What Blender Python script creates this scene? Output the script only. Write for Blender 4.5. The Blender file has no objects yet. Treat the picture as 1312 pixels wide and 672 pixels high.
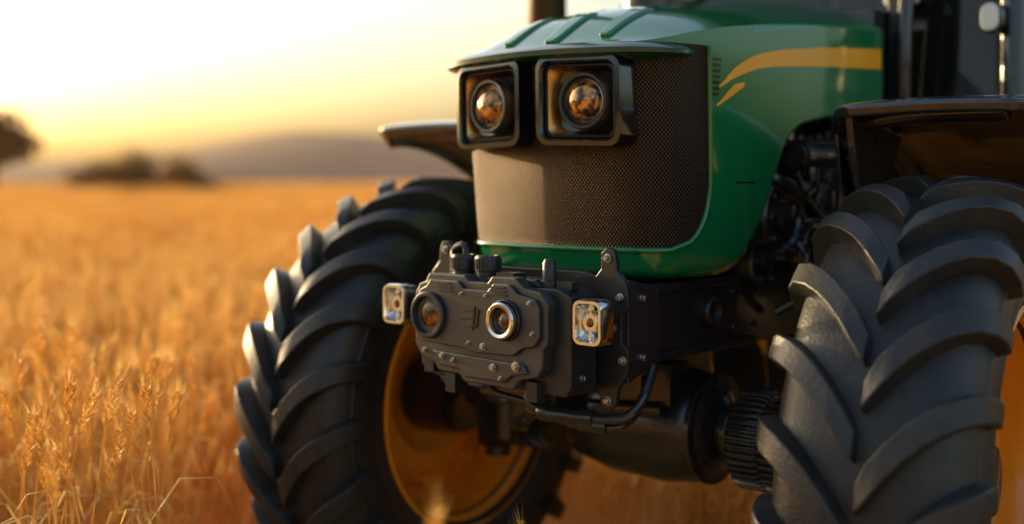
import bpy, bmesh, math, random
from mathutils import Vector, Matrix
random.seed(7)
R = random.random
def U(a,b): return a+(b-a)*R()
scene = bpy.context.scene

# ------------------------------------------------------------------ materials
def nt(name):
    m = bpy.data.materials.new(name); m.use_nodes = True
    t = m.node_tree; b = t.nodes['Principled BSDF']
    return m, t, b
def link(t,a,b): t.links.new(a,b)
def mat(name, col, metal=0.0, rough=0.5, coat=0.0, var=0.15, nscale=6.0, dust=None, dustamt=0.0, bump=0.0, bscale=200.0, rvar=0.1, haze=0.0):
    m,t,b = nt(name)
    tc = t.nodes.new('ShaderNodeTexCoord')
    n = t.nodes.new('ShaderNodeTexNoise'); n.inputs['Scale'].default_value = nscale; n.inputs['Detail'].default_value = 8
    n.inputs['Roughness'].default_value = 0.65
    link(t, tc.outputs['Object'], n.inputs['Vector'])
    r = t.nodes.new('ShaderNodeValToRGB')
    r.color_ramp.elements[0].position = 0.3; r.color_ramp.elements[1].position = 0.72
    r.color_ramp.elements[0].color = tuple(c*(1-var) for c in col)+(1,)
    r.color_ramp.elements[1].color = tuple(min(1,c*(1+var)) for c in col)+(1,)
    link(t, n.outputs['Fac'], r.inputs['Fac'])
    out = r.outputs['Color']
    if dust:
        n2 = t.nodes.new('ShaderNodeTexNoise'); n2.inputs['Scale'].default_value = nscale*2.7; n2.inputs['Detail'].default_value = 10
        n2.inputs['Roughness'].default_value = 0.7
        link(t, tc.outputs['Object'], n2.inputs['Vector'])
        mr = t.nodes.new('ShaderNodeMapRange'); mr.inputs['From Min'].default_value=0.42; mr.inputs['From Max'].default_value=0.75
        mr.inputs['To Max'].default_value = dustamt
        link(t, n2.outputs['Fac'], mr.inputs['Value'])
        mx = t.nodes.new('ShaderNodeMix'); mx.data_type='RGBA'
        link(t, mr.outputs['Result'], mx.inputs['Factor']); link(t, out, mx.inputs['A']); mx.inputs['B'].default_value = tuple(dust)+(1,)
        out = mx.outputs['Result']
    link(t, out, b.inputs['Base Color'])
    mr2 = t.nodes.new('ShaderNodeMapRange')
    mr2.inputs['To Min'].default_value = max(0.02,rough-rvar); mr2.inputs['To Max'].default_value = min(1,rough+rvar)
    link(t, n.outputs['Fac'], mr2.inputs['Value']); link(t, mr2.outputs['Result'], b.inputs['Roughness'])
    b.inputs['Metallic'].default_value = metal
    b.inputs['Coat Weight'].default_value = coat
    b.inputs['Coat Roughness'].default_value = 0.04
    if bump>0:
        n3 = t.nodes.new('ShaderNodeTexNoise'); n3.inputs['Scale'].default_value = bscale; n3.inputs['Detail'].default_value = 5
        link(t, tc.outputs['Object'], n3.inputs['Vector'])
        bp = t.nodes.new('ShaderNodeBump'); bp.inputs['Strength'].default_value = bump; bp.inputs['Distance'].default_value = 0.002
        link(t, n3.outputs['Fac'], bp.inputs['Height']); link(t, bp.outputs['Normal'], b.inputs['Normal'])
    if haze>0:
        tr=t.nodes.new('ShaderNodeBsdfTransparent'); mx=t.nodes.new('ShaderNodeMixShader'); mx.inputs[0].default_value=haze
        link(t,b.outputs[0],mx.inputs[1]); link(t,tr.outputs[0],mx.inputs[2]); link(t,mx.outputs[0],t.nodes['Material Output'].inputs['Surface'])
    return m

M_green = mat('green_paint',(0.005,0.165,0.048),0.0,0.18,1.0,0.05,3.0,rvar=0.04)
M_dgreen= mat('dark_green_trim',(0.008,0.050,0.028),0.0,0.26,0.6,0.1)
M_yellow= mat('yellow_decal',(1.0,0.42,0.01),0.0,0.3,0.3,0.05)
M_black = mat('black_paint',(0.016,0.017,0.019),0.0,0.28,0.6,0.2,8.0,(0.08,0.065,0.045),0.25)
M_gloss = mat('gloss_black',(0.006,0.006,0.007),0.0,0.16,1.0,0.1,rvar=0.04)
M_frame = mat('frame_paint',(0.026,0.029,0.034),0.3,0.32,0.3,0.2,9.0,(0.09,0.075,0.05),0.22,0.15,300)
M_gun   = mat('gunmetal_housing',(0.068,0.071,0.075),0.5,0.36,0.1,0.12,12.0,(0.12,0.10,0.075),0.25,0.35,450)
M_gun2  = mat('gunmetal_dark',(0.034,0.037,0.041),0.45,0.34,0.1,0.15,12.0,None,0,0.3,450)
M_steel = mat('bolt_steel',(0.45,0.44,0.42),1.0,0.3,0,0.15,30.0)
M_dbolt = mat('dark_bolt_steel',(0.12,0.12,0.12),0.9,0.35,0,0.15,30.0)
M_chrome= mat('lamp_chrome',(0.75,0.74,0.72),1.0,0.16,0,0.1,20.0)
M_bronze= mat('bronze_reflector',(0.70,0.36,0.11),1.0,0.25,0,0.2,20.0)
M_rub   = mat('tyre_rubber',(0.018,0.019,0.021),0.0,0.44,0,0.3,5.0,(0.075,0.06,0.042),0.45,0.7,120,0.12)
M_rim   = mat('orange_rim_paint',(1.0,0.32,0.006),0.0,0.28,0.8,0.05,6.0,(0.8,0.34,0.06),0.2)
M_white = mat('white_reflection_face',(0.8,0.8,0.76),0.0,0.15,0.5,0.03)  # white face of the ovals that imitate reflections on the cab
M_plast = mat('fender_plastic',(0.014,0.018,0.022),0.0,0.22,0.8,0.15,7.0,(0.10,0.08,0.055),0.15)
M_seat  = mat('seat_fabric',(0.03,0.03,0.03),0,0.8)

def glassmat():
    m,t,b = nt('tinted_glass')
    b.inputs['Base Color'].default_value=(0.012,0.014,0.013,1); b.inputs['Roughness'].default_value=0.03
    b.inputs['Coat Weight'].default_value=0.5
    tr=t.nodes.new('ShaderNodeBsdfTransparent'); tr.inputs['Color'].default_value=(0.30,0.32,0.30,1)
    mx=t.nodes.new('ShaderNodeMixShader'); mx.inputs[0].default_value=0.75
    link(t,tr.outputs[0],mx.inputs[1]); link(t,b.outputs[0],mx.inputs[2])
    link(t,mx.outputs[0],t.nodes['Material Output'].inputs['Surface'])
    return m
M_glass = glassmat()
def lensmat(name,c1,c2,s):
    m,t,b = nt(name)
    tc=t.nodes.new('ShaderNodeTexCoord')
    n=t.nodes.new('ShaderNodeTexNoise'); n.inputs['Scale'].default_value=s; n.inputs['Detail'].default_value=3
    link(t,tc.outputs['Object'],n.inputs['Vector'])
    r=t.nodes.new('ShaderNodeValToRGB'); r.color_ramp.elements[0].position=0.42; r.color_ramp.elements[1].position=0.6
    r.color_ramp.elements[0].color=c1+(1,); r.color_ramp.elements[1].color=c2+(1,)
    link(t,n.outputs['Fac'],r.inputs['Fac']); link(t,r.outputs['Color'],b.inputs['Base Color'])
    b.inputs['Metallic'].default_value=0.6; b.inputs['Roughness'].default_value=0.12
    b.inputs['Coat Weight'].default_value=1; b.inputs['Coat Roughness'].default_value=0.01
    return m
M_lens = lensmat('projector_lens_painted_reflection',(0.04,0.018,0.008),(0.80,0.36,0.08),45)  # amber patches paint warm reflections into the dark lens colour
M_lens2= lensmat('dark_camera_lens',(0.012,0.008,0.008),(0.40,0.13,0.03),30)

def grillemat():
    m,t,b = nt('grille_mesh')
    uv=t.nodes.new('ShaderNodeUVMap'); uv.uv_map='UVMap'
    sp=t.nodes.new('ShaderNodeSeparateXYZ'); link(t,uv.outputs['UV'],sp.inputs[0])
    def mth(op,a,bv=None):
        n=t.nodes.new('ShaderNodeMath'); n.operation=op
        for i,x in enumerate((a,bv)):
            if x is None: continue
            if isinstance(x,(int,float)): n.inputs[i].default_value=x
            else: link(t,x,n.inputs[i])
        return n.outputs[0]
    P=2*math.pi/0.0105
    cx=mth('COSINE',mth('MULTIPLY',sp.outputs['X'],P)); cy=mth('COSINE',mth('MULTIPLY',sp.outputs['Y'],P*0.85))
    val=mth('MULTIPLY',cx,cy)
    mr=t.nodes.new('ShaderNodeMapRange'); mr.inputs['From Min'].default_value=-0.1; mr.inputs['From Max'].default_value=0.2
    link(t,val,mr.inputs['Value'])
    mx=t.nodes.new('ShaderNodeMix'); mx.data_type='RGBA'; link(t,mr.outputs['Result'],mx.inputs['Factor'])
    mx.inputs['A'].default_value=(0.085,0.053,0.031,1); mx.inputs['B'].default_value=(0.004,0.0035,0.003,1)
    link(t,mx.outputs['Result'],b.inputs['Base Color'])
    b.inputs['Metallic'].default_value=0.75
    b.inputs['Specular IOR Level'].default_value=0.25
    mr2=t.nodes.new('ShaderNodeMapRange'); mr2.inputs['To Min'].default_value=0.27; mr2.inputs['To Max'].default_value=0.8
    link(t,mr.outputs['Result'],mr2.inputs['Value']); link(t,mr2.outputs['Result'],b.inputs['Roughness'])
    bp=t.nodes.new('ShaderNodeBump'); bp.invert=True; bp.inputs['Strength'].default_value=0.5; bp.inputs['Distance'].default_value=0.003
    link(t,val,bp.inputs['Height']); link(t,bp.outputs['Normal'],b.inputs['Normal'])
    return m
M_grille=grillemat()

def wheatmat(name,c1,c2,trans):
    m,t,b = nt(name)
    oi=t.nodes.new('ShaderNodeObjectInfo'); tc=t.nodes.new('ShaderNodeTexCoord')
    n=t.nodes.new('ShaderNodeTexNoise'); n.inputs['Scale'].default_value=14; link(t,tc.outputs['Object'],n.inputs['Vector'])
    ad=t.nodes.new('ShaderNodeMath'); ad.operation='ADD'; link(t,oi.outputs['Random'],ad.inputs[0]); link(t,n.outputs['Fac'],ad.inputs[1])
    mu=t.nodes.new('ShaderNodeMath'); mu.operation='MULTIPLY'; mu.inputs[1].default_value=0.6; link(t,ad.outputs[0],mu.inputs[0])
    r=t.nodes.new('ShaderNodeValToRGB'); r.color_ramp.elements[0].position=0.2; r.color_ramp.elements[1].position=0.85
    r.color_ramp.elements[0].color=c1+(1,); r.color_ramp.elements[1].color=c2+(1,)
    link(t,mu.outputs[0],r.inputs['Fac']); link(t,r.outputs['Color'],b.inputs['Base Color']); b.inputs['Roughness'].default_value=0.5
    tr=t.nodes.new('ShaderNodeBsdfTranslucent'); link(t,r.outputs['Color'],tr.inputs['Color'])
    mx=t.nodes.new('ShaderNodeMixShader'); mx.inputs[0].default_value=trans
    link(t,b.outputs[0],mx.inputs[1]); link(t,tr.outputs[0],mx.inputs[2])
    link(t,mx.outputs[0],t.nodes['Material Output'].inputs['Surface'])
    return m
M_stem=wheatmat('wheat_stem',(0.62,0.35,0.07),(0.95,0.65,0.20),0.55)
M_head=wheatmat('wheat_ear',(0.74,0.44,0.10),(0.97,0.74,0.30),0.55)
M_leaf=wheatmat('hazed_tree_leaves',(0.24,0.15,0.05),(0.34,0.21,0.08),0.5)  # leaf colour lightened to paint in distance haze
M_bark=mat('bark',(0.14,0.095,0.06),0,0.9)
M_ground=mat('ground_soil_straw',(0.55,0.31,0.075),0,0.9,0,0.35,0.6,(0.64,0.40,0.12),0.6,0.6,8)
M_hill=mat('hill_haze_grass',(0.46,0.29,0.18),0,1.0,0,0.15,0.01,haze=0.35)  # pale base and see-through mix imitate aerial haze in the material

# ------------------------------------------------------------------ mesh builder
class MB:
    def __init__(s): s.v=[]; s.f=[]; s.m=[]
    def add(s,vs,fs,mi=0):
        o=len(s.v); s.v+= [tuple(x) for x in vs]; s.f+=[tuple(i+o for i in f) for f in fs]; s.m+=[mi]*len(fs)
    def box(s,c,d,mi=0,rot=None):
        vs=[Vector((x*d[0]/2,y*d[1]/2,z*d[2]/2)) for x in(-1,1) for y in(-1,1) for z in(-1,1)]
        if rot: 
            from mathutils import Euler
            mm=Euler(rot).to_matrix(); vs=[mm@v for v in vs]
        vs=[v+Vector(c) for v in vs]
        s.add(vs,[(0,1,3,2),(4,6,7,5),(0,4,5,1),(2,3,7,6),(0,2,6,4),(1,5,7,3)],mi)
    def lathe(s,o,axis,prof,n=32,mi=0,cap=True):
        a=Vector(axis).normalized(); o=Vector(o)
        t=Vector((0,0,1)) if abs(a.z)<0.9 else Vector((1,0,0))
        e1=a.cross(t).normalized(); e2=a.cross(e1)
        vs=[];fs=[]
        for (d,r) in prof:
            for i in range(n):
                an=2*math.pi*i/n
                vs.append(o+a*d+(e1*math.cos(an)+e2*math.sin(an))*r)
        for j in range(len(prof)-1):
            for i in range(n):
                k=(i+1)%n; fs.append((j*n+i,j*n+k,(j+1)*n+k,(j+1)*n+i))
        if cap:
            if prof[0][1]>1e-4: fs.append(tuple(range(n))[::-1])
            if prof[-1][1]>1e-4: fs.append(tuple((len(prof)-1)*n+i for i in range(n)))
        s.add(vs,fs,mi)
    def cyl(s,p0,p1,r0,r1=None,n=24,mi=0):
        p0=Vector(p0);p1=Vector(p1); s.lathe(p0,p1-p0,[(0,r0),((p1-p0).length,r0 if r1 is None else r1)],n,mi)
    def prism(s,poly,ax,a0,a1,mi=0):
        n=len(poly)
        P=(lambda a,p:(a,p[0],p[1])) if ax=='u' else (lambda a,p:(p[0],a,p[1]))
        vs=[P(a0,p) for p in poly]+[P(a1,p) for p in poly]
        fs=[(i,(i+1)%n,n+(i+1)%n,n+i) for i in range(n)]
        fs+=[tuple(range(n))[::-1],tuple(range(n,2*n))]
        s.add(vs,fs,mi)
    def tube(s,pts,r,n=10,mi=0,smooth=True,r1=None):
        pts=[Vector(p) for p in pts]
        if smooth and len(pts)>2:
            q=[]
            for i in range(len(pts)-1):
                p0=pts[max(0,i-1)];p1=pts[i];p2=pts[i+1];p3=pts[min(len(pts)-1,i+2)]
                for k in range(6):
                    t=k/6; q.append(0.5*((2*p1)+(p2-p0)*t+(2*p0-5*p1+4*p2-p3)*t*t+(3*p1-p0-3*p2+p3)*t**3))
            q.append(pts[-1]); pts=q
        vs=[];fs=[]; L=len(pts)
        for j,p in enumerate(pts):
            d=(pts[min(L-1,j+1)]-pts[max(0,j-1)]).normalized()
            t=Vector((0.13,0.2,0.97)) if abs(d.z)<0.93 else Vector((1,0.1,0))
            e1=d.cross(t).normalized(); e2=d.cross(e1)
            rr=r if r1 is None else r+(r1-r)*j/(L-1)
            for i in range(n):
                an=2*math.pi*i/n; vs.append(p+(e1*math.cos(an)+e2*math.sin(an))*rr)
        for j in range(L-1):
            for i in range(n):
                k=(i+1)%n; fs.append((j*n+i,j*n+k,(j+1)*n+k,(j+1)*n+i))
        fs.append(tuple(range(n))[::-1]); fs.append(tuple((L-1)*n+i for i in range(n)))
        s.add(vs,fs,mi)
    def loft(s,rings,fn,mi=0,cap=False):
        vs=[];fs=[];K=5;n=4*(K+1)
        for (w,h,r,d) in rings:
            for q,(sx,sy) in enumerate(((1,1),(-1,1),(-1,-1),(1,-1))):
                for k in range(K+1):
                    an=math.pi/2*(q+k/K)
                    vs.append(fn(sx*(w/2-r)+r*math.cos(an), sy*(h/2-r)+r*math.sin(an), d))
        for j in range(len(rings)-1):
            for i in range(n):
                k=(i+1)%n; fs.append((j*n+i,j*n+k,(j+1)*n+k,(j+1)*n+i))
        if cap: fs.append(tuple((len(rings)-1)*n+i for i in range(n)))
        s.add(vs,fs,mi)
    def obj(s,name,mats,parent=None,bevel=0,ang=35,seg=2,solid=0,recalc=True,loc=None):
        me=bpy.data.meshes.new(name); me.from_pydata(s.v,[],s.f)
        for m in (mats if isinstance(mats,(list,tuple)) else [mats]): me.materials.append(m)
        me.polygons.foreach_set('material_index',s.m)
        if recalc:
            bm=bmesh.new(); bm.from_mesh(me); bmesh.ops.recalc_face_normals(bm,faces=bm.faces); bm.to_mesh(me); bm.free()
        me.polygons.foreach_set('use_smooth',[True]*len(me.polygons))
        me.set_sharp_from_angle(angle=math.radians(ang)); me.update()
        ob=bpy.data.objects.new(name,me); scene.collection.objects.link(ob)
        if parent: ob.parent=parent
        if loc: ob.location=loc
        if bevel:
            m=ob.modifiers.new('bevel','BEVEL'); m.width=bevel; m.segments=seg; m.limit_method='ANGLE'; m.angle_limit=math.radians(ang); m.harden_normals=True
        return ob
def empty(name,parent=None,loc=(0,0,0),rz=0):
    e=bpy.data.objects.new(name,None); scene.collection.objects.link(e); e.location=loc; e.rotation_euler=(0,0,rz)
    e.empty_display_size=0.2
    if parent: e.parent=parent
    return e

# ------------------------------------------------------------------ tractor frame of reference
HX,HY=-0.6589,-0.7523
ROT=math.atan2(HY,HX); ORG=(0.405,3.55,0)
tractor=empty('tractor',None,ORG,ROT)
def to_local(X,Y):
    a=X-ORG[0];b=Y-ORG[1]; return a*HX+b*HY, a*(-HY)+b*HX   # u,v

# ---- hood outline
ctrl=[(.50,0),(.497,.08),(.490,.16),(.479,.24),(.462,.295),(.428,.338),(.37,.368),(.28,.389),(.15,.405),(-.1,.418),(-.4,.428),(-.72,.435)]
def cr(pts,i,t):
    p=[Vector(pts[max(0,min(len(pts)-1,i+k))]) for k in(-1,0,1,2)]
    if i==0: p[0]=Vector((pts[1][0],-pts[1][1]))
    return 0.5*((2*p[1])+(p[2]-p[0])*t+(2*p[0]-5*p[1]+4*p[2]-p[3])*t*t+(3*p[1]-p[0]-3*p[2]+p[3])*t**3)
ol=[]
for i in range(len(ctrl)-1):
    for k in range(12): ol.append(cr(ctrl,i,k/12))
ol.append(Vector(ctrl[-1]))
ss=[0]
for i in range(1,len(ol)): ss.append(ss[-1]+(ol[i]-ol[i-1]).length)
SMAX=ss[-1]
import bisect
def outl(s):
    a=min(abs(s),SMAX); i=min(len(ss)-2,max(0,bisect.bisect_right(ss,a)-1)); t=(a-ss[i])/(ss[i+1]-ss[i])
    p=ol[i].lerp(ol[i+1],t); d=(ol[i+1]-ol[i]).normalized(); nrm=Vector((d.y,-d.x))
    if nrm.x*p.x+nrm.y*p.y<0 and p.x>0.2: nrm=-nrm
    if p.x<=0.2 and nrm.y<0: nrm=-nrm
    sg=1 if s>=0 else -1
    return Vector((p.x,p.y*sg)),Vector((nrm.x,nrm.y*sg))
def s_of_u(u):
    lo,hi=0,SMAX
    for _ in range(40):
        m=(lo+hi)/2
        if outl(m)[0].x>u: lo=m
        else: hi=m
    return lo
def interp(tab,x):
    if x<=tab[0][0]: return tab[0][1]
    for (a,b),(c,d) in zip(tab,tab[1:]):
        if x<=c:
            t=(x-a)/(c-a); return b+(d-b)*t
    return tab[-1][1]
def wall(s,z,off=0.0):
    p,n=outl(s); k=max(0,(1.85-z)/0.6)
    f=max(0,min(1,(p.x+0.2)/0.5))
    curl=max(0,(1.31-z)/0.06); curl=curl*curl*0.018
    q=p-n*(curl)+n*off
    return Vector((q.x-0.045*k*f, q.y*(1-0.05*k*f), z))
zb_t=[(-.72,1.72),(-.35,1.70),(-.18,1.672),(-.10,1.63),(-.05,1.55),(0.0,1.46),(.05,1.38),(.10,1.325),(.16,1.275),(.22,1.252),(.6,1.25)]
zs_t=[(-.72,2.00),(-.3,1.975),(0,1.945),(.2,1.92),(.35,1.893),(.45,1.865),(.6,1.852)]
zc_t=[(-.72,2.12),(-.3,2.085),(0,2.04),(.2,2.005),(.35,1.965),(.45,1.925),(.52,1.89),(.6,1.86)]
def smooth_tab(t,x,w=0.05): return (interp(t,x-w)+interp(t,x)*2+interp(t,x+w))/4
hood=MB()
NS=150; NW=26; NT=16
rows=[]
for i in range(NS+1):
    s=-SMAX+2*SMAX*i/NS; p,n=outl(s)
    zb=smooth_tab(zb_t,p.x,0.025); zs=smooth_tab(zs_t,p.x)
    row=[]
    for j in range(NW+1):
        row.append(wall(s,zb+(zs-zb)*j/NW))
    base=Vector((row[-1].x,row[-1].y)); spu=min(p.x,0.22)
    for j in range(1,NT+1):
        t=j/NT; tt=t**1.35
        q=base.lerp(Vector((spu,0)),tt); zc=smooth_tab(zc_t,q.x)
        row.append(Vector((q.x,q.y,zs+(zc-zs)*(1-(1-tt)**2.6))))
    rows.append(row)
W=len(rows[0])
hood.add([v for r in rows for v in r],[(i*W+j,(i+1)*W+j,(i+1)*W+j+1,i*W+j+1) for i in range(NS) for j in range(W-1)])
ho=hood.obj('hood',M_green,tractor,recalc=True,ang=60)
sm=ho.modifiers.new('solid','SOLIDIFY'); sm.thickness=0.014; sm.offset=-1

rg=MB()
for v0,u0,u1,w in ((-.17,.14,.44,.026),(0.0,.10,.46,.030),(.17,.14,.44,.026)):
    n=16
    vs=[]
    for i in range(n+1):
        t=i/n; u=u0+(u1-u0)*t; ww=w*math.sin(math.pi*min(1,max(0,.10+t*.75)))**0.7
        for a in(-1,-.6,0,.6,1):
            vs.append((u,v0+a*ww,1.98))
    rg.add(vs,[(i*5+j,(i+1)*5+j,(i+1)*5+j+1,i*5+j+1) for i in range(n) for j in range(4)])
rgo=rg.obj('hood_ridges',M_green,tractor,ang=70)
sw=rgo.modifiers.new('sw','SHRINKWRAP'); sw.target=ho; sw.wrap_method='PROJECT'; sw.use_project_z=True; sw.use_negative_direction=True; sw.use_positive_direction=True; sw.offset=0.003
so=rgo.modifiers.new('so','SOLIDIFY'); so.thickness=0.014; so.offset=0
bv=rgo.modifiers.new('bv','BEVEL'); bv.width=0.006; bv.segments=3

# ---- grille patch
GZ0,GZ1=1.325,1.862
def ghw(z):
    if z>=1.52: return 0.515
    k=(1.52-z)/(1.52-GZ0); return 0.375+0.14*math.sqrt(max(0,1-k*k))
gm=MB(); NI,NJ=90,44; uvs=[]
for j in range(NJ+1):
    z=GZ0+(GZ1-GZ0)*(j/NJ)**1.25; h=ghw(z)
    for i in range(NI+1):
        s=h*(2*i/NI-1); gm.v.append(tuple(wall(s,z,0.004))); uvs.append((s,z))
for j in range(NJ):
    for i in range(NI):
        gm.f.append((j*(NI+1)+i,j*(NI+1)+i+1,(j+1)*(NI+1)+i+1,(j+1)*(NI+1)+i)); gm.m.append(0)
go=gm.obj('grille',M_grille,tractor,recalc=False,ang=80)
ul=go.data.uv_layers.new(name='UVMap')
for l in go.data.loops: ul.data[l.index].uv=uvs[l.vertex_index]
bd=MB(); pts=[]
for j in range(30): 
    z=GZ1-(GZ1-GZ0)*((j/29)); 
    if z<GZ0+0.006: z=GZ0
    pts.append(wall(ghw(z),z,0.006))
bot=[wall(ghw(GZ0)*(1-2*i/40),GZ0,0.006) for i in range(1,40)]
left=[wall(-ghw(GZ0+(GZ1-GZ0)*j/29),GZ0+(GZ1-GZ0)*j/29,0.006) for j in range(30)]
bd.tube(pts+bot+left,0.008,8,0,False)
bd.obj('grille_bead',M_green,tractor,ang=80)

# ---- decals / vents
def patch(mb,u0,u1,fl,fu,off,side,n=30,m=3):
    vs=[]
    for i in range(n+1):
        u=u0+(u1-u0)*i/n; s=s_of_u(u)*side
        a,b=fl(u),fu(u)
        for j in range(m+1): vs.append(wall(s,a+(b-a)*j/m,off))
    mb.add(vs,[(i*(m+1)+j,(i+1)*(m+1)+j,(i+1)*(m+1)+j+1,i*(m+1)+j+1) for i in range(n) for j in range(m)])
dc=MB(); vt=MB()
lo_t=[(-.70,1.868),(-.3,1.848),(-.05,1.830),(.05,1.818),(.12,1.799),(.18,1.780),(.235,1.752)]
up_t=[(-.70,1.934),(-.3,1.905),(-.05,1.876),(.05,1.858),(.12,1.835),(.18,1.804),(.235,1.756)]
lo2=[(.10,1.775),(.17,1.740),(.245,1.703)]; up2=[(.10,1.779),(.17,1.767),(.245,1.709)]
for sd in(1,-1):
    patch(dc,-.70,.235,lambda u:smooth_tab(lo_t,u,.02),lambda u:smooth_tab(up_t,u,.02),0.002,sd,50)
    patch(dc,.12,.245,lambda u:smooth_tab(lo2,u,.01),lambda u:smooth_tab(up2,u,.01),0.002,sd,14)
    for k in range(7):
        z=1.83-k*0.0155
        patch(vt,.225+.002*k,.275-.001*k,lambda u:z-.0045,lambda u:z+.0035,0.0025,sd,4,1)
    patch(vt,.07,.16,lambda u:1.50,lambda u:1.504,0.0025,sd,4,1)
dc.obj('yellow_stripe',M_yellow,tractor,recalc=False)
vt.obj('hood_vents',M_gloss,tractor,recalc=False)

# ---- brow over headlights
br=MB(); vs=[]; n=60
for i in range(n+1):
    s=-.455+.91*i/n; e=1-abs(2*i/n-1)**5
    o=0.010+0.064*e
    zt=1.863-0.014*(abs(s)/.4)**2
    th=.35+.65*e
    for (of,z) in ((-0.01,zt+.012*th),(o*.6,zt+.004),(o,zt-.012*th),(o,zt-.026*th),(o*.8,zt-.034*th),(-0.01,zt-.045*th)):
        vs.append(wall(s,z,of))
br.add(vs,[(i*6+j,(i+1)*6+j,(i+1)*6+(j+1)%6,i*6+(j+1)%6) for i in range(n) for j in range(6)]+[tuple(range(6)),tuple(n*6+k for k in range(6))])
br.obj('brow',M_dgreen,tractor,ang=50)
# ---- headlights
hl=MB(); ll=MB()
for sd in(1,-1):
    v0=.158*sd; z0=1.715
    def fn(a,b,d,sd=sd,v0=v0,z0=z0):
        v=v0+a*sd; return (.502-.10*abs(v)+d-0.02*(b<0)*(-b)*2, v, z0+b-0.03*a)
    hl.loft([(.262,.240,.035,-.03),(.262,.240,.035,.045),(.256,.234,.034,.056),(.232,.210,.028,.058),(.222,.200,.024,.052),(.216,.194,.022,.034)],fn,0)
    hl.loft([(.214,.192,.022,.034),(.212,.190,.02,.044),(.204,.182,.02,.046),(.200,.178,.018,.040)],fn,2)
    hl.loft([(.200,.178,.018,.040),(.165,.158,.03,.010)],fn,1)
    hl.loft([(.165,.158,.03,.010),(.14,.14,.03,.006)],fn,0,cap=True)
    o=fn(0.005,0,0.006); ax=Vector((1,.10*sd,0))
    hl.lathe(o,ax,[(0,.076),(.030,.076),(.037,.072),(.037,.066),(.022,.062),(.022,.054)],40,2,False)
    hl.lathe(o,ax,[(.016,.066),(.028,.060),(.030,.056),(.020,.053)],40,3,False)
    ll.lathe(o,ax,[(.018,.055),(.030,.051),(.042,.040),(.050,.024),(.053,.0001)],32,0,False)
hl.obj('headlight_housings',[M_gloss,M_bronze,M_gun2,M_steel],tractor,ang=40)
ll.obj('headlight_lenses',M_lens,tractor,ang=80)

# ------------------------------------------------------------------ chassis
ch=MB()
for sd in(1,-1):
    ch.box((-.6,.27*sd,1.135),(2.3,.07,.205),0)
    ch.box((.20,.312*sd,1.225),(.62,.012,.022),0)
    ch.box((.20,.312*sd,1.045),(.62,.012,.022),0)
    ch.lathe((.139,.305*sd,1.147),(0,sd,0),[(0,.042),(.02,.042),(.028,.036),(.028,.026),(.012,.022),(.012,.0001)],28,0,False)
ch.box((.43,0,1.12),(.24,.50,.19),0)
ch.box((-.45,0,1.20),(1.3,.40,.25),0)
ch.box((-1.8,0,.95),(2.2,.40,.45),0)
ch.obj('chassis_frame',M_frame,tractor,bevel=.006)
mp=MB()
half=[(0,1.275),(.20,1.275),(.245,1.265),(.262,1.285),(.262,1.325),(.278,1.338),(.298,1.335),(.306,1.315),(.310,1.280),(.338,1.250),(.345,1.215),(.345,1.19),(.325,1.17),(.325,1.10),(.345,1.08),(.345,1.035),(.328,1.005),(.312,.985),(.306,.945),(.285,.930),(.262,.935),(.255,.975),(.20,.99),(0,.99)]
poly=half+[(-a,b) for a,b in half[::-1] if a>0]
mp.prism(poly,'u',.556,.574,0)
for sd in(1,-1):
    mp.prism([(.42,1.23),(.556,1.26),(.556,1.0),(.42,1.04)],'v',.318*sd,.334*sd,0)
mp.obj('mounting_plate',M_frame,tractor,bevel=.003)
bl=MB(); bl2=MB()
def bolt(mb,p,ax,r=.010,h=.010,mi=0):
    p=Vector(p);a=Vector(ax).normalized()
    mb.lathe(p,a,[(0,r*1.35),(h*.25,r*1.35),(h*.3,r*1.0)],18,mi)
    mb.lathe(p+a*h*.3,a,[(0,r),(h*.8,r),(h,r*.8)],6,mi)
for sd in(1,-1):
    for (v,z) in((.283,1.312),(.322,1.215),(.33,1.06),(.284,.955),(.30,1.14)): bolt(bl,(.574,v*sd,z),(1,0,0),.0085)
    for (u,z) in((.50,1.21),(.50,1.06)): bolt(bl,(u,.334*sd,z),(0,sd,0),.008)
    for u in(.02,-.12): 
        for z in(1.19,1.09): bolt(bl2,(u,.305*sd,z),(0,sd,0),.008)

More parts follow.
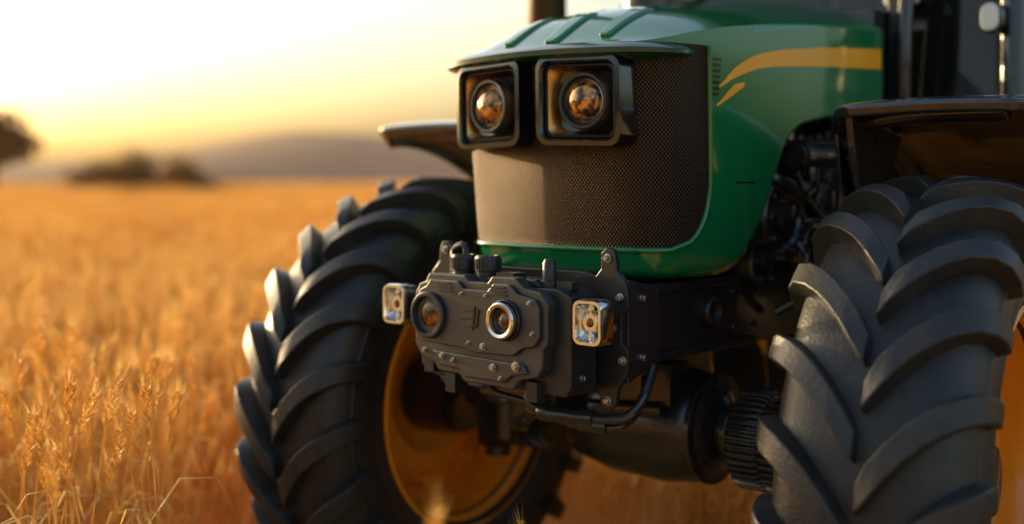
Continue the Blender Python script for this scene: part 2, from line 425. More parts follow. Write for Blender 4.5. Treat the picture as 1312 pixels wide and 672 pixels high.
# ------------------------------------------------------------------ engine
en=MB()
en.box((-.35,0,1.42),(.95,.46,.50),0)
en.box((-.05,0,1.45),(.35,.50,.40),0)
en.box((.1,0,1.5),(.5,.60,.42),0)
for sd in(1,-1):
    def disc(u,z,r,v0,v1,nb=8,ring=True,mi=0):
        en.lathe((u,v0*sd,z),(0,sd,0),[(0,r),(v1-v0-.012,r),(v1-v0,r*.93),(v1-v0,r*.72),(v1-v0-.012,r*.66),(v1-v0-.012,r*.4),(v1-v0+.012,r*.36),(v1-v0+.015,.0001)],32,mi,False)
        for k in range(nb):
            a=2*math.pi*k/nb; bolt(bl2,(u+math.cos(a)*r*.83,v1*sd,z+math.sin(a)*r*.83),(0,sd,0),r*.05+.0025)
    disc(-.16,1.40,.125,.22,.385,10)
    disc(-.06,1.28,.075,.22,.37,6)
    disc(-.33,1.30,.085,.22,.40,6)
    disc(-.30,1.53,.07,.22,.39,5)
    disc(-.48,1.45,.10,.22,.38,8)
    disc(-.12,1.57,.055,.22,.36,5)
    disc(-.62,1.28,.12,.22,.36,8)
    for k in range(10):
        en.box((-.08-.06*k,.30*sd,1.62+.012*math.sin(k)),(.035,.10,.07),0)
    for k in range(22):
        en.box((U(-.75,.02),U(.25,.33)*sd,U(1.22,1.62)),(U(.03,.10),U(.03,.10),U(.03,.10)),0)
    for k in range(6):
        u0=U(-.65,-.1); z0=U(1.25,1.6)
        en.tube([(u0,.25*sd,z0),(u0+U(-.05,.05),.38*sd,z0+U(-.05,.02)),(u0+U(-.2,.1),.42*sd,z0+U(-.15,.1)),(u0+U(-.25,.2),.33*sd,z0+U(-.2,.15))],U(.009,.016),8)
    en.cyl((-.05,.33*sd,1.60),(-.55,.34*sd,1.62),.028,None,20)
    en.cyl((-.18,.40*sd,1.58),(-.42,.40*sd,1.585),.035,None,20)
    en.lathe((-.20,.40*sd,1.58),(1,0,0),[(-.03,.045),(.0,.045),(.0,.036),(.03,.04)],20)
en.obj('engine',M_black,tractor,bevel=.004)
bl.obj('bolts',M_steel,tractor,ang=30)
bl2.obj('engine_bolts',M_dbolt,tractor,ang=30)

# ------------------------------------------------------------------ axle
ax_=MB(); AZ=.79
ax_.lathe((0,0,AZ),(0,1,0),[(-.72,.05),(-.55,.055),(-.30,.065),(-.26,.10),(-.20,.145),(-.08,.172),(.10,.175),(.20,.160),(.26,.125),(.275,.085),(.28,.062),(.34,.058),(.72,.058)],48)
ax_.lathe((0,.235,AZ),(0,1,0),[(0,.16),(.016,.16),(.016,.13)],40)
ax_.lathe((0,.285,AZ),(0,1,0),[(0,.075),(.02,.08),(.035,.075),(.035,.06)],32)
for sd in(1,-1):
    n=40; vs=[];fs=[]
    g0=.345*sd; g1=.56*sd
    for (vv,sc) in((g0,.85),(g0+.012*sd,1),(g0+.09*sd,1),(g0+.10*sd,.95),(g0+.105*sd,.95),(g0+.115*sd,1.03),(g1,1.03)):
        for i in range(n*4):
            tooth=(.142 if (i%4) in(0,1) else .128)*sc; a=2*math.pi*i/(n*4)
            vs.append((math.cos(a)*tooth,vv,AZ-.01+math.sin(a)*tooth))
    N=n*4
    for j in range(6):
        for i in range(N): fs.append((j*N+i,j*N+(i+1)%N,(j+1)*N+(i+1)%N,(j+1)*N+i))
    fs.append(tuple(range(N))); fs.append(tuple(6*N+i for i in range(N)))
    ax_.add(vs,fs)
    ax_.box((-.02,.60*sd,AZ),(.14,.10,.34)); ax_.cyl((0,.60*sd,AZ-.2),(0,.60*sd,AZ+.22),.045)
ax_.box((0,0,.97),(.26,.30,.14)); ax_.box((.12,.10,.93),(.10,.2,.12))
ax_.cyl((-.16,-.62,.80),(-.16,.62,.80),.022); ax_.cyl((.17,-.30,.82),(.17,.18,.86),.024)
ax_.obj('front_axle',M_black,tractor,bevel=.003,ang=40)

# under-linkage hoses
lk=MB()
lk.tube([(.60,.05,.98),(.61,.06,.925),(.59,.14,.905),(.57,.26,.905),(.54,.32,.915),(.50,.34,.96),(.44,.33,1.03)],.013,10)
lk.tube([(.62,-.08,.99),(.62,-.06,.945),(.60,.04,.925),(.58,.15,.885),(.54,.29,.885),(.45,.30,.93),(.35,.24,.98)],.010,10)
lk.tube([(.60,-.25,1.02),(.61,-.27,.97),(.60,-.20,.955),(.58,-.1,.95),(.5,-.05,.97)],.009,8)
lk.cyl((.60,.10,.905),(.575,.24,.905),.021); lk.cyl((.58,.20,.888),(.56,.27,.886),.018)
lk.lathe((.60,.08,.907),(-.1,1,0),[(0,.018),(.01,.025),(.03,.025),(.04,.018)],16)
lk.box((.50,.06,.93),(.14,.10,.08)); lk.box((.46,-.12,.95),(.12,.16,.08))
lk.tube([(.30,-.05,.98),(.33,-.16,.84),(.28,-.28,.78),(.12,-.42,.80),(.02,-.6,.86)],.018,10)
lk.tube([(.30,-.1,.98),(.36,-.2,.88),(.34,-.32,.86),(.2,-.5,.9),(.0,-.62,.98)],.012,10)
lk.box((.22,-.30,.80),(.10,.12,.09)); lk.cyl((.25,-.34,.86),(.25,-.34,.72),.03)
lk.obj('hoses_and_linkage',M_black,tractor,bevel=.003)

# ------------------------------------------------------------------ wheels
prof=[(0,.706),(.05,.705),(.10,.700),(.145,.690),(.178,.672),(.200,.642),(.215,.600),(.222,.55),(.216,.50),(.198,.455),(.185,.432),(.178,.420)]
def tyre_mesh():
    t=MB()
    full=[(-a,r) for a,r in prof[::-1][:-1]]+prof
    full=full+[(.15,.40),(-.15,.40),full[0]]
    t.lathe((0,0,0),(0,1,0),full,120,0,False)
    for sd in(1,-1):
        for (rr,hh) in((.475,.0035),(.50,.003),(.60,.003)):
            y=interp([(r,a) for a,r in prof[::-1]],rr)*sd
            t.lathe((0,y-.001*sd,0),(0,sd,0),[(-.002,rr-.008),(hh,rr-.005),(hh,rr+.005),(-.002,rr+.008)],96,0,False)
    N=22
    path=[(.004,.705),(.03,.7055),(.06,.704),(.09,.702),(.12,.697),(.150,.688),(.178,.672),(.198,.648),(.212,.612),(.220,.575)]
    L=[0]
    for a,b in zip(path,path[1:]): L.append(L[-1]+math.hypot(b[0]-a[0],b[1]-a[1]))
    for sd in(1,-1):
        for k in range(N):
            b0=2*math.pi*(k+(.5 if sd<0 else 0))/N
            vs=[]
            for j,((y,r),l) in enumerate(zip(path,L)):
                q=l/L[-1]
                sarc=.235*(1-(1-min(1,q*1.08))**1.75)
                if j==0: hgt=.036
                elif q<.62: hgt=.052
                else: hgt=.052-.024*((q-.62)/.38)
                a=path[max(0,j-1)];c=path[min(len(path)-1,j+1)]
                ty,tr=c[0]-a[0],c[1]-a[1]; ln=math.hypot(ty,tr); ny,nr=-tr/ln,ty/ln
                hw=.038-.010*q if q<.75 else .0305+.004*(q-.75)
                if j==0: hw*=.75
                bw=hw+.010
                for (off,hh) in((-bw,-.012),(-hw,hgt),(hw,hgt),(bw,-.012)):
                    yy=y+ny*hh; r2=r+nr*hh; an=b0+(sarc+off)/.72
                    vs.append((r2*math.cos(an),yy*sd,r2*math.sin(an)))
            n=len(path)
            fs=[(j*4+i,(j+1)*4+i,(j+1)*4+i+1,j*4+i+1) for j in range(n-1) for i in range(3)]
            fs+=[(0,1,2,3),tuple((n-1)*4+i for i in range(4))]
            t.add(vs,fs)
    return t
ty=tyre_mesh()
def rim_mesh():
    r=MB()
    P=[(-.200,.435),(-.196,.447),(-.186,.440),(-.178,.420),(-.165,.405),(-.13,.398),(-.08,.385),(.08,.385),(.13,.398),(.165,.405),(.178,.420),(.186,.440),(.196,.447),(.200,.435)]
    r.lathe((0,0,0),(0,1,0),P,96,0,False)
    r.lathe((0,0,0),(0,1,0),[(.05,.386),(.055,.36),(.04,.33),(-.005,.27),(-.01,.22),(.02,.19),(.045,.16),(.05,.0001)],72,0,False)
    r.lathe((0,0,0),(0,1,0),[(-.15,.13),(-.05,.14),(.02,.14)],40,1,True)
    r.lathe((0,0,0),(0,1,0),[(.045,.10),(.10,.10),(.12,.085),(.125,.0001)],40,1,False)
    for k in range(10):
        a=2*math.pi*k/10
        p=(.135*math.cos(a),.047,.135*math.sin(a)); bolt(r,p,(0,1,0),.013,.022,2)
    for k in range(8):
        a=2*math.pi*k/8+.2
        p=(.31*math.cos(a),.02,.31*math.sin(a)); r.cyl((p[0],-.03,p[2]),(p[0],.05,p[2]),.022,None,16,0)
    return r
rm=rim_mesh()
WH=[]
def wheel(name,u,v,sc,steer,out):
    e=empty(name,tractor,(u,v,.765*sc),math.radians(steer))
    e.scale=(sc,sc,sc)
    if WH:
        t=bpy.data.objects.new('tyre',WH[0]); r=bpy.data.objects.new('rim',WH[1])
        scene.collection.objects.link(t);scene.collection.objects.link(r)
        m=t.modifiers.new('bevel','BEVEL'); m.width=.007; m.segments=3; m.limit_method='ANGLE'; m.angle_limit=math.radians(38); m.harden_normals=True
    else:
        t=ty.obj('tyre',M_rub,None,bevel=.007,ang=38,seg=3); r=rm.obj('rim',[M_rim,M_black,M_steel],None,ang=40); WH.extend([t.data,r.data])
    t.parent=e;r.parent=e
    if out<0: r.scale=(1,-1,1)
    t.rotation_euler=(0,U(0,.3),0)
    return e
wheel('front_wheel_near',0,.91,1,7,1); wheel('front_wheel_far',0,-.91,1,3,-1)
wheel('rear_wheel_near',-2.9,1.0,1.28,0,1); wheel('rear_wheel_far',-2.9,-1.0,1.28,0,-1)

# ------------------------------------------------------------------ fenders
fd=MB()
def fender(u0,z0,rad,a0,a1,v0,v1,sd):
    vs=[];n=36;m=22
    for i in range(n+1):
        t=i/n; a=math.radians(a0+(a1-a0)*t)
        lip=.018*math.exp(-t*16)
        for j in range(m+1):
            q=j/m; v=v0+(v1-v0)*q; c=abs(2*q-1)
            drop=.010*c*c+ .050*max(0,(c-.80)/.20)**2
            da=math.radians(7)*max(0,(c-.7)/.3)**2*(1-t)
            rr=rad-drop-lip
            vs.append((u0+rr*math.cos(a+da),v*sd,z0+rr*math.sin(a+da)))
    fd.add(vs,[(i*(m+1)+j,(i+1)*(m+1)+j,(i+1)*(m+1)+j+1,i*(m+1)+j+1) for i in range(n) for j in range(m)])
for sd in(1,-1):
    fender(0,.765,.945,85,160,.60,1.17,sd)
    fender(-2.9,.98,1.15,60,175,.62,1.30,sd)
fo=fd.obj('fenders',M_plast,tractor,recalc=False,ang=60)
s_=fo.modifiers.new('s','SOLIDIFY'); s_.thickness=.034; s_.offset=0
b_=fo.modifiers.new('b','BEVEL'); b_.width=.011; b_.segments=3; b_.limit_method='ANGLE'; b_.angle_limit=math.radians(50); b_.harden_normals=True
fb=MB()
for sd in(1,-1):
    fb.tube([(-.05,.56*sd,.9),(-.12,.57*sd,1.2),(-.12,.585*sd,1.45),(-.08,.62*sd,1.62),(-.06,.75*sd,1.675),(-.06,1.05*sd,1.68)],.026,10)
    fb.prism([(-.02,1.66),(-.05,1.50),(-.10,1.40),(-.22,1.38),(-.34,1.62)],'v',.60*sd,.612*sd)
    fb.prism([(.03,1.685),(.0,1.55),(-.05,1.44),(-.16,1.40),(-.3,1.63)],'v',.655*sd,.675*sd)
fb.obj('fender_brackets',M_black,tractor,bevel=.004)

# ------------------------------------------------------------------ cab
cb=MB(); gl=MB(); ci=MB()
CU=-.98; CB=-2.7
for sd in(1,-1):
    cb.tube([(CU+.03,.74*sd,1.2),(CU,.76*sd,1.8),(CU-.12,.72*sd,2.85)],.045,8,0,False)
    cb.tube([(CB,.74*sd,1.2),(CB,.74*sd,2.85)],.045,8,0,False)
    cb.box(((CU+CB)/2,.74*sd,1.30),(1.7,.07,.35))
    cb.box(((CU+CB)/2,.74*sd,2.82),(1.6,.08,.08))
    gl.add([(CU-.02,.75*sd,1.48),(CB,.75*sd,1.48),(CB,.73*sd,2.8),(CU-.1,.72*sd,2.8)],[(0,1,2,3)])
cb.box((CU-.02,0,1.42),(.08,1.48,.5)); cb.box((CU-.12,0,2.84),(.1,1.5,.1))
cb.box(((CU+CB)/2,0,2.93),(1.95,1.66,.14)); cb.box((CB,0,1.4),(.08,1.5,.5))
cb.box((-1.8,0,1.12),(1.7,1.5,.1))
cb.box((-.80,0,1.86),(.16,.80,.44)); cb.box((-.86,.43,1.95),(.07,.06,.75))
cb.tube([(-.84,.45,1.6),(-.80,.47,1.9),(-.84,.47,2.3)],.028,8)
gl.add([(CU-.0,-.70,1.68),(CU-.0,.70,1.68),(CU-.115,.68,2.8),(CU-.115,-.68,2.8)],[(0,1,2,3)])
gl.add([(CB,-.70,1.68),(CB,.70,1.68),(CB,.68,2.8),(CB,-.68,2.8)],[(0,1,2,3)])
cb.obj('cab_frame',M_black,tractor,bevel=.012); gl.obj('cab_glass',M_glass,tractor)
ci.box((-2.0,0,1.65),(.5,.5,.16)); ci.box((-2.28,0,2.0),(.14,.5,.65),0,(0,-.15,0)); ci.box((-1.25,0,1.7),(.25,.4,.5))
ci.lathe((-1.42,0,2.0),(-.5,0,.85),[(0,.19),(.012,.205),(.024,.19),(.012,.175),(0,.19)],32,0,False)
ci.cyl((-1.25,0,1.8),(-1.42,0,2.0),.03); ci.box((-1.42,0,2.0),(.04,.36,.02))
ci.obj('cab_interior',M_seat,tractor,bevel=.03)
lm=MB()
for sd in(1,-1):
    def lf(a,b,d,sd=sd): return (CU+.05+d,.71*sd+a,2.035+b)
    lm.loft([(.07,.10,.034,-.04),(.075,.105,.035,.02),(.066,.096,.032,.026)],lf,0,True)
    lm.loft([(.058,.088,.028,.027),(.050,.08,.024,.031)],lf,1,True)
    def lf2(a,b,d,sd=sd): return (CU+.05+d,.42*sd+a,2.125+b)
    lm.loft([(.16,.07,.034,-.04),(.16,.07,.035,.02),(.15,.06,.029,.026)],lf2,0,True)
    lm.loft([(.13,.05,.024,.027),(.12,.045,.02,.03)],lf2,1,True)
lm.obj('cab_reflection_ovals',[M_gloss,M_white],tractor,ang=40)  # added ovals standing in for white reflections on the cab, not real lamps
ex=MB()
ex.lathe((-.55,-.84,1.5),(0,0,1),[(0,.055),(.35,.055),(.38,.075),(1.2,.075),(1.23,.05),(1.6,.05)],32)
ex.tube([(-.55,-.84,1.55),(-.5,-.6,1.5),(-.45,-.3,1.5)],.05,12)
ex.obj('exhaust_stack',mat('exhaust_metal',(0.07,0.045,0.03),.8,.4),tractor)
ik=MB(); ik.lathe((-.75,-.50,1.9),(0,0,1),[(0,.05),(.16,.05),(.18,.10),(.40,.10),(.44,.06)],32); ik.box((-.72,-.42,2.12),(.10,.34,.10))
ik.obj('air_intake',M_black,tractor,bevel=.006)

# ------------------------------------------------------------------ sensor module on the nose
mod=empty('sensor_camera_module',None,ORG,ROT)
sb=MB()
OUT=[(-.238,1.205),(-.222,1.232),(-.198,1.240),(-.186,1.262),(-.055,1.262),(-.040,1.247),(.025,1.247),(.040,1.264),(.118,1.264),(.145,1.240),(.200,1.232),(.222,1.205),(.222,1.105),(.208,1.090),(.208,1.05),(.190,1.022),(.135,1.010),(.110,.985),(-.055,.985),(-.075,1.003),(-.150,1.006),(-.170,1.028),(-.215,1.040),(-.238,1.070)]
sb.prism(OUT,'u',.700,.738,0)
sb.prism([(-.224,1.195),(-.210,1.218),(-.185,1.228),(-.172,1.247),(-.07,1.247),(-.05,1.228),(.035,1.228),(.055,1.248),(.108,1.248),(.132,1.226),(.19,1.215),(.205,1.195),(.205,1.12),(.188,1.098),(.150,1.090),(.120,1.070),(-.02,1.066),(-.05,1.075),(-.20,1.080),(-.224,1.10)],'u',.738,.750,0)
sb.prism([(-.165,1.060),(.15,1.052),(.165,1.03),(.11,1.018),(.09,1.0),(-.05,1.0),(-.07,1.018),(-.14,1.022)],'u',.738,.747,0)
sb.prism([(-.25,1.215),(-.235,1.235),(.22,1.240),(.268,1.222),(.268,1.0),(.25,.975),(-.20,.985),(-.25,1.01)],'u',.60,.703,1)
sb.prism([(-.20,1.24),(-.18,1.258),(.15,1.258),(.17,1.24)],'u',.62,.70,1)
sb.obj('housing',[M_gun,M_gun2],mod,bevel=.005,seg=3)
sd_=MB()
sd_.lathe((.748,-.172,1.152),(1,0,0),[(0,.062),(.012,.062),(.016,.058),(.016,.050),(.006,.047),(-.02,.044)],48,0,False)
sd_.lathe((.748,.098,1.158),(1,0,0),[(0,.052),(.010,.052),(.013,.049)],48,0,False)
sd_.lathe((.750,.098,1.158),(1,0,0),[(.008,.047),(.024,.046),(.028,.042),(.026,.034),(.012,.031)],48,1,False)
sd_.lathe((.752,.098,1.158),(1,0,0),[(.010,.031),(.014,.027),(.010,.022),(.006,.020)],40,0,False)
for v in(-.121,-.034):
    sd_.lathe((.672,v,1.235),(0,0,1),[(0,.036),(.022,.036),(.024,.030),(.034,.030),(.036,.034),(.070,.034),(.076,.030),(.076,.024),(.070,.022),(.070,.0001)],32,0,False)
    for k in range(22):
        a=2*math.pi*k/22; sd_.box((.672+.0345*math.cos(a),v+.0345*math.sin(a),1.289),(.004,.004,.030),0,(0,0,a))
sd_.lathe((.66,.165,1.235),(0,0,1),[(0,.026),(.02,.026),(.022,.018),(.066,.017),(.074,.012),(.076,.0001)],24,0,False)
sd_.tube([(.64,-.19,1.24),(.64,-.19,1.31),(.64,-.17,1.33),(.64,-.145,1.325),(.64,-.14,1.24)],.009,8)
sd_.box((.655,.22,1.245),(.03,.05,.02)); sd_.box((.68,.055,1.262),(.05,.06,.018))
for k in range(3): sd_.box((.752,-.118+.004*k,1.238-.009*k),(.004,.05,.004))
for k in range(3): sd_.box((.752,.070+.004*k,1.238-.009*k),(.004,.05,.004))
for k,(dv,dz,w) in enumerate(((-.03,.020,.036),(-.035,.0,.050),(-.03,-.020,.036))):
    sd_.box((.7515,-.005+dv+.01,1.155+dz),(.004,w,.007),2,(.12,0,0))
sd_.box((.7515,-.012,1.155),(.004,.006,.062),2,(-.15,0,0)); sd_.box((.7515,.002,1.155),(.004,.005,.050),2,(-.15,0,0))
for (v,z) in((-.20,1.03),(-.12,.985),(.16,.992)): sd_.box((.70,v,z-.01),(.05,.035,.05))
for sd in(1,-1):
    sd_.box((.645,.285*sd,1.167),(.05,.08,.05)); sd_.box((.655,.30*sd,1.167),(.06,.03,.085))
sd_.box((.59,.0,1.12),(.05,.30,.16))
sd_.obj('fittings',[M_gun2,M_chrome,M_gloss],mod,bevel=.002,seg=2)
sl=MB()
sl.lathe((.742,-.172,1.152),(1,0,0),[(.0,.047),(.006,.040),(.010,.026),(.012,.0001)],32,0,False)
sl.lathe((.754,.098,1.158),(1,0,0),[(.004,.022),(.010,.016),(.013,.0001)],32,0,False)
sl.obj('lenses',M_lens2,mod,ang=80)
sm_=MB()
for (v,z,r) in((-.205,1.205,.006),(-.20,1.055,.007),(-.125,1.048,.009),(-.085,1.04,.006),(.02,1.085,.009),(.055,1.035,.010),(.175,1.205,.006),(.185,1.13,.006),(.13,1.045,.012),(-.03,1.09,.005),(.08,1.01,.006),(-.055,1.215,.005),(.03,1.215,.005)):
    bolt(sm_,(.749 if z>1.08 or z>1.0 and abs(v)<.15 else .738,v,z),(1,0,0),r*.8,.007)
for (v,z) in((.262,1.20),(.262,1.02)):
    bolt(sm_,(.66,v+.006,z),(0,1,0),.007)
sm_.obj('screws',M_steel,mod,ang=30)
lp=MB()
for sd in(1,-1):
    def lf(a,b,d,sd=sd): return (.668+d*1.3,.335*sd+a*1.15,1.167+b*1.1)
    lp.loft([(.062,.088,.014,0),(.078,.102,.020,.010),(.078,.102,.020,.040),(.072,.096,.018,.047),(.060,.084,.014,.047),(.054,.078,.012,.038)],lf,0)
    lp.loft([(.054,.078,.012,.038),(.030,.05,.012,.020)],lf,0,True)
    lp.lathe((.697,.335*sd,1.167),(1,0,0),[(0,.023),(.012,.025),(.018,.021)],24,0)
    lp.lathe((.704,.335*sd,1.167),(1,0,0),[(.008,.014),(.014,.009),(.015,.0001)],20,1,False)
    for b in(.033,-.033): lp.lathe((.700,.335*sd,1.167+b),(1,0,0),[(0,.010),(.012,.010),(.015,.006)],16,0)
lp.obj('side_lamps',[M_chrome,M_lens2],mod,ang=35)

# ------------------------------------------------------------------ ground, hills
g=MB()
xs=[-4000,-1500,-500,-150,-50,-15,0,15,50,150,500,1500,4000]
g.add([(x,y,0) for x in xs for y in xs],[(i*13+j,(i+1)*13+j,(i+1)*13+j+1,i*13+j+1) for i in range(12) for j in range(12)])
g.obj('ground',M_ground,recalc=False)
h=MB(); nx,ny=160,14
ht=[(-1200,26),(-700,34),(-430,18),(-340,28),(-250,42),(-180,52),(-110,44),(-40,34),(60,20),(250,24),(500,34),(1200,20)]
for j in range(ny+1):
    y=800+45*j; w=math.sin(math.pi*min(1,j/ny*1.0))**.8 if j else 0
    for i in range(nx+1):
        x=-1200+2400*i/nx
        z=(sum(interp(ht,x+dx) for dx in(-40,-20,0,20,40))/5)*w*(y/1050)+1.5*math.sin(x*.021+j)+math.sin(x*.05+j*2)-1
        h.v.append((x,y,z if j else -2))
for j in range(ny):
    for i in range(nx): h.f.append((j*(nx+1)+i,j*(nx+1)+i+1,(j+1)*(nx+1)+i+1,(j+1)*(nx+1)+i)); h.m.append(0)
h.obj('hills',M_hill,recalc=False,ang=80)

# ------------------------------------------------------------------ trees
def crown(mb,c,rx,ry,rz,n,sz):
    for _ in range(n):
        while True:
            p=Vector((U(-1,1),U(-1,1),U(-1,1)))
            if .35<p.length<1: break
        q=Vector((c[0]+p.x*rx,c[1]+p.y*ry,c[2]+p.z*rz))
        d=Vector((U(-1,1),U(-1,1),U(-1,1))).normalized(); e=d.cross(Vector((U(-1,1),U(-1,1),U(-1,1)))).normalized(); s=sz*U(.5,1.3)
        mb.add([q-d*s,q+e*s*.6,q+d*s,q-e*s*.6],[(0,1,2,3)],1)
def tree(name,x,y,H,Wd,seed):
    random.seed(seed); m=MB()
    m.tube([(0,0,-.2),(.1,0,H*.3),(.0,.2,H*.6),(.2,.1,H*.85)],H*.035,8,0,True,H*.008)
    for k in range(9):
        a=U(0,6.28); l=Wd*U(.2,.45); zz=H*U(.18,.6)
        e=(math.cos(a)*l,math.sin(a)*l,zz+H*U(.05,.22))
        m.tube([(0,0,zz),(e[0]*.5,e[1]*.5,zz+.3),e],H*.014,6,0,True,H*.004)
        crown(m,e,Wd*U(.18,.28),Wd*U(.18,.28),H*U(.12,.18),150,.32)
    for k in range(6):
        crown(m,(U(-.25,.25)*Wd,U(-.25,.25)*Wd,H*U(.55,.88)),Wd*.22,Wd*.22,H*.13,150,.32)
    return m.obj(name,[M_bark,M_leaf],recalc=False,loc=(x,y,0))
tree('oak_tree',-48.8,110,9.5,8,3)
tree('oak_tree.001',-58,118,13,10,4)
hd=MB(); random.seed(9)
for k in range(16):
    x=-40.5+11.5*k/15; H=(2.6+2.4*math.sin(math.pi*(k+1)/17)+U(-.5,.6)); y=110+U(-2,2)
    hd.tube([(x,y,-.1),(x+U(-.3,.3),y,H*.6)],.14,6,0,False,.05)
    for q in range(4): crown(hd,(x+U(-.8,.8),y+U(-.8,.8),H*U(.35,.78)),1.3,1.3,H*.24,60,.24)
hd.obj('distant_tree_row',[M_bark,M_leaf],recalc=False)

# ------------------------------------------------------------------ wheat
random.seed(21)
def stalk(mb,x,y,H,detail=1,lean=.12,fat=1.0):
    a=U(0,6.28); l=H*U(.02,lean); dx,dy=math.cos(a)*l,math.sin(a)*l
    pts=[Vector((x+dx*t*t,y+dy*t*t,H*t)) for t in(0,.35,.7,1)]
    r=.0022*(1 if detail else 2.2); vs=[];fs=[]
    for j,p in enumerate(pts):
        for i in range(3): vs.append(p+Vector((math.cos(i*2.09),math.sin(i*2.09),0))*r)
    for j in range(3):
        for i in range(3): fs.append((j*3+i,j*3+(i+1)%3,(j+1)*3+(i+1)%3,(j+1)*3+i))
    mb.add(vs,fs,0)
    d=(pts[3]-pts[2]).normalized()+Vector((dx,dy,0))*2.0; d.normalize()
    top=pts[3]; hl_=U(.080,.12)
    e1=d.cross(Vector((.3,.9,.1))).normalized(); e2=d.cross(e1)
    if detail:
        K=9
        for k in range(K):
            for sgn in range(3):
                t=(k+sgn*.33)/K; an=sgn*2.094+k*.5
                o=e1*math.cos(an)+e2*math.sin(an); rr=(.0062*math.sin(math.pi*(.15+.8*t))**.6+.001)*fat
                c=top+d*hl_*t+o*rr; q=(d*.85+o*.5).normalized()
                w=o.cross(d); kl=.0095*fat;kw=.0044*fat
                mb.add([c-q*kl*.7,c+w*kw,c+o*kw,c-w*kw,c-o*kw*.6,c+q*kl],[(0,1,2),(0,2,3),(0,3,4),(0,4,1),(5,2,1),(5,3,2),(5,4,3),(5,1,4)],1)
                if k%2==0 or k>K-3:
                    tip=c+(q*.6+d*.7).normalized()*U(.04,.075)
                    mb.add([c+w*.0008,c-w*.0008,tip],[(0,1,2)],1)
    else:
        w=.012
        mb.add([top-d*.01,top+d*hl_*.4+e1*w,top+d*hl_*.4+e2*w,top+d*hl_*.4-e1*w,top+d*hl_*.4-e2*w,top+d*hl_*1.4],[(0,1,2),(0,2,3),(0,3,4),(0,4,1),(5,2,1),(5,3,2),(5,4,3),(5,1,4)],1)
    for k in range(2 if detail else 1):
        t=U(.2,.75); b=Vector((x+dx*t*t,y+dy*t*t,H*t)); an=U(0,6.28); o=Vector((math.cos(an),math.sin(an),0)); w=Vector((-o.y,o.x,0))*(.006 if detail else .01)
        L=U(.12,.26); p1=b+o*L*.35+Vector((0,0,L*.45)); p2=b+o*L*.75+Vector((0,0,L*.40)); p3=b+o*L+Vector((0,0,L*U(-.1,.2)))
        mb.add([b-w*.4,b+w*.4,p1+w,p1-w,p2+w*.7,p2-w*.7,p3],[(0,1,2,3),(3,2,4,5),(5,4,6)],0)
def clump(name,size,n,detail):
    mb=MB()
    for _ in range(n): stalk(mb,U(-.5,.5)*size,U(-.5,.5)*size,U(.42,.62) if R()<.82 else U(.62,.86),detail,.16,1.1)
    return mb.obj(name,[M_stem,M_head],recalc=False,ang=80)
wf=empty('wheat_field')
def instancer(name,pts,child):
    vs=[];fs=[]
    for (x,y,s) in pts:
        a=U(0,6.28); o=len(vs); r=s/math.sqrt(2)
        for k in range(4): vs.append((x+math.cos(a+k*math.pi/2)*r,y+math.sin(a+k*math.pi/2)*r,0))
        fs.append((o,o+1,o+2,o+3))
    me=bpy.data.meshes.new(name); me.from_pydata(vs,[],fs); ob=bpy.data.objects.new(name,me); scene.collection.objects.link(ob)
    ob.parent=wf; ob.instance_type='FACES'; ob.use_instance_faces_scale=True; ob.show_instancer_for_render=False; ob.show_instancer_for_viewport=False
    child.parent=ob
def blocked(x,y,m=0):
    u,v=to_local(x,y)
    if abs(v)<1.40+m and -.75-m<u<1.75+m: return True
    if .55-m<abs(v)<1.45+m and -4.1<u<-1.75: return True
    return False
near=[[] for _ in range(4)]
y=.9
while y<13:
    x=-9
    while x<9:
        px,py=x+U(-.14,.14),y+U(-.14,.14)
        if abs(px)<py*.62+1.2 and not blocked(px,py,.08) and (px*px+py*py)>2.6:
            near[int(R()*4)].append((px,py,U(.84,1.14)))
        x+=.32
    y+=.32
for k in range(4): instancer('wheat_near_%d'%k,near[k],clump('wheat_clump_%d'%k,.38,22,1))
mid=[[] for _ in range(3)]
y=13.0
while y<70:
    x=-y*.6-6
    while x<y*.6+6:
        mid[int(R()*3)].append((x+U(-.4,.4),y+U(-.4,.4),U(.85,1.15))); x+=1.0
    y+=1.0
for k in range(3): instancer('wheat_mid_%d'%k,mid[k],clump('wheat_patch_%d'%k,1.15,130,0))
far=[]
y=70
while y<420:
    st=1.6+y*.02; x=-y*.5-10
    while x<y*.5+10:
        far.append((x+U(-.8,.8),y+U(-1,1),U(1.0,1.25)*(1+y*.002))); x+=st
    y+=st*1.6
instancer('wheat_far',far,clump('wheat_patch_far',2.2,260,0))
fg=MB()
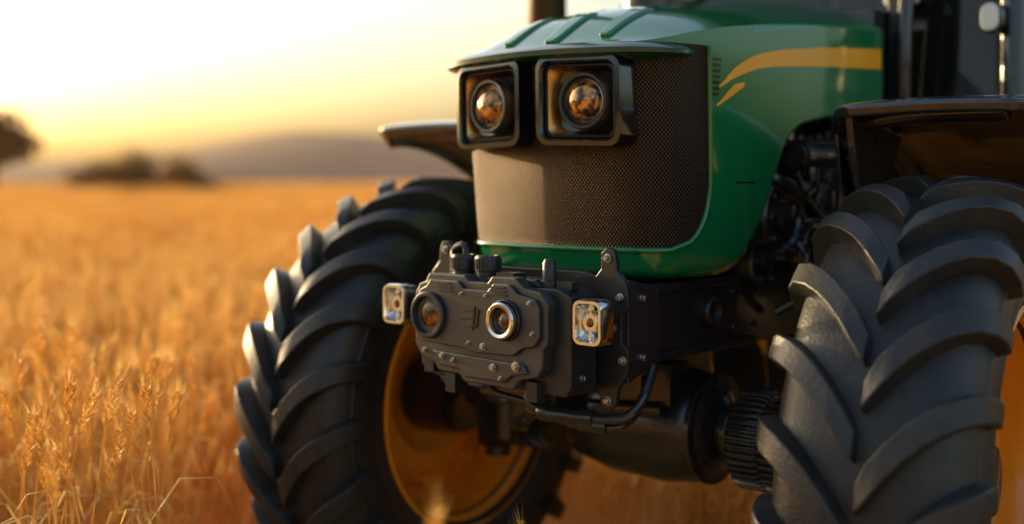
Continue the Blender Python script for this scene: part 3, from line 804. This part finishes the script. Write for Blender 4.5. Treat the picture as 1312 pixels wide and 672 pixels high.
for (x,y,H,f) in((-.925,2.42,.84,1.3),(-1.62,4.05,.92,1.3),(-1.30,3.7,.82,1.3),(-1.18,4.1,.84,1.3),(-.02,3.02,.50,1.1),(.08,3.08,.52,1.1),(-1.75,3.5,.78,1.3),(-1.42,3.3,.76,1.4),(-1.2,3.1,.70,1.3),(-1.05,3.2,.66,1.2),(-1.30,3.02,.76,1.4)):
    stalk(fg,x,y,H,1,.08,f)
for k in range(60):
    y=U(2.9,4.8); x=y*U(-.46,-.275)
    stalk(fg,x,y,U(.68,.92),1,.14,1.35)
fg.obj('foreground_ears',[M_stem,M_head],wf,recalc=False,ang=80)

# ------------------------------------------------------------------ light
AZ_S=math.radians(-49); EL=math.radians(10)
d=Vector((math.sin(AZ_S)*math.cos(EL),math.cos(AZ_S)*math.cos(EL),math.sin(EL)))
sl_=bpy.data.lights.new('sun','SUN'); sl_.energy=5.0; sl_.angle=math.radians(.6); sl_.color=(1,.74,.40)
so_=bpy.data.objects.new('sun',sl_); scene.collection.objects.link(so_); so_.rotation_euler=d.to_track_quat('Z','Y').to_euler(); so_.location=(-20,30,10)
w=bpy.data.worlds.new('World'); scene.world=w; w.use_nodes=True
t=w.node_tree; bg=t.nodes['Background']
sk=t.nodes.new('ShaderNodeTexSky'); sk.sky_type='NISHITA'; sk.sun_disc=False; sk.sun_elevation=EL; sk.sun_rotation=AZ_S
sk.air_density=1.1; sk.dust_density=6.0; sk.ozone_density=1.5
t.links.new(sk.outputs[0],bg.inputs[0]); bg.inputs[1].default_value=.38

# ------------------------------------------------------------------ camera
cd=bpy.data.cameras.new('camera'); co=bpy.data.objects.new('camera',cd); scene.collection.objects.link(co)
co.location=(0,0,1.5); co.rotation_euler=(math.pi/2,0,0)
cd.sensor_width=36; cd.lens=36*1500/1312; cd.shift_y=-101/1312; cd.clip_start=.05; cd.clip_end=8000
cd.dof.use_dof=True; cd.dof.focus_distance=2.85; cd.dof.aperture_fstop=0.85
scene.camera=co
scene.view_settings.view_transform='Standard'; scene.view_settings.look='None'; scene.view_settings.exposure=0
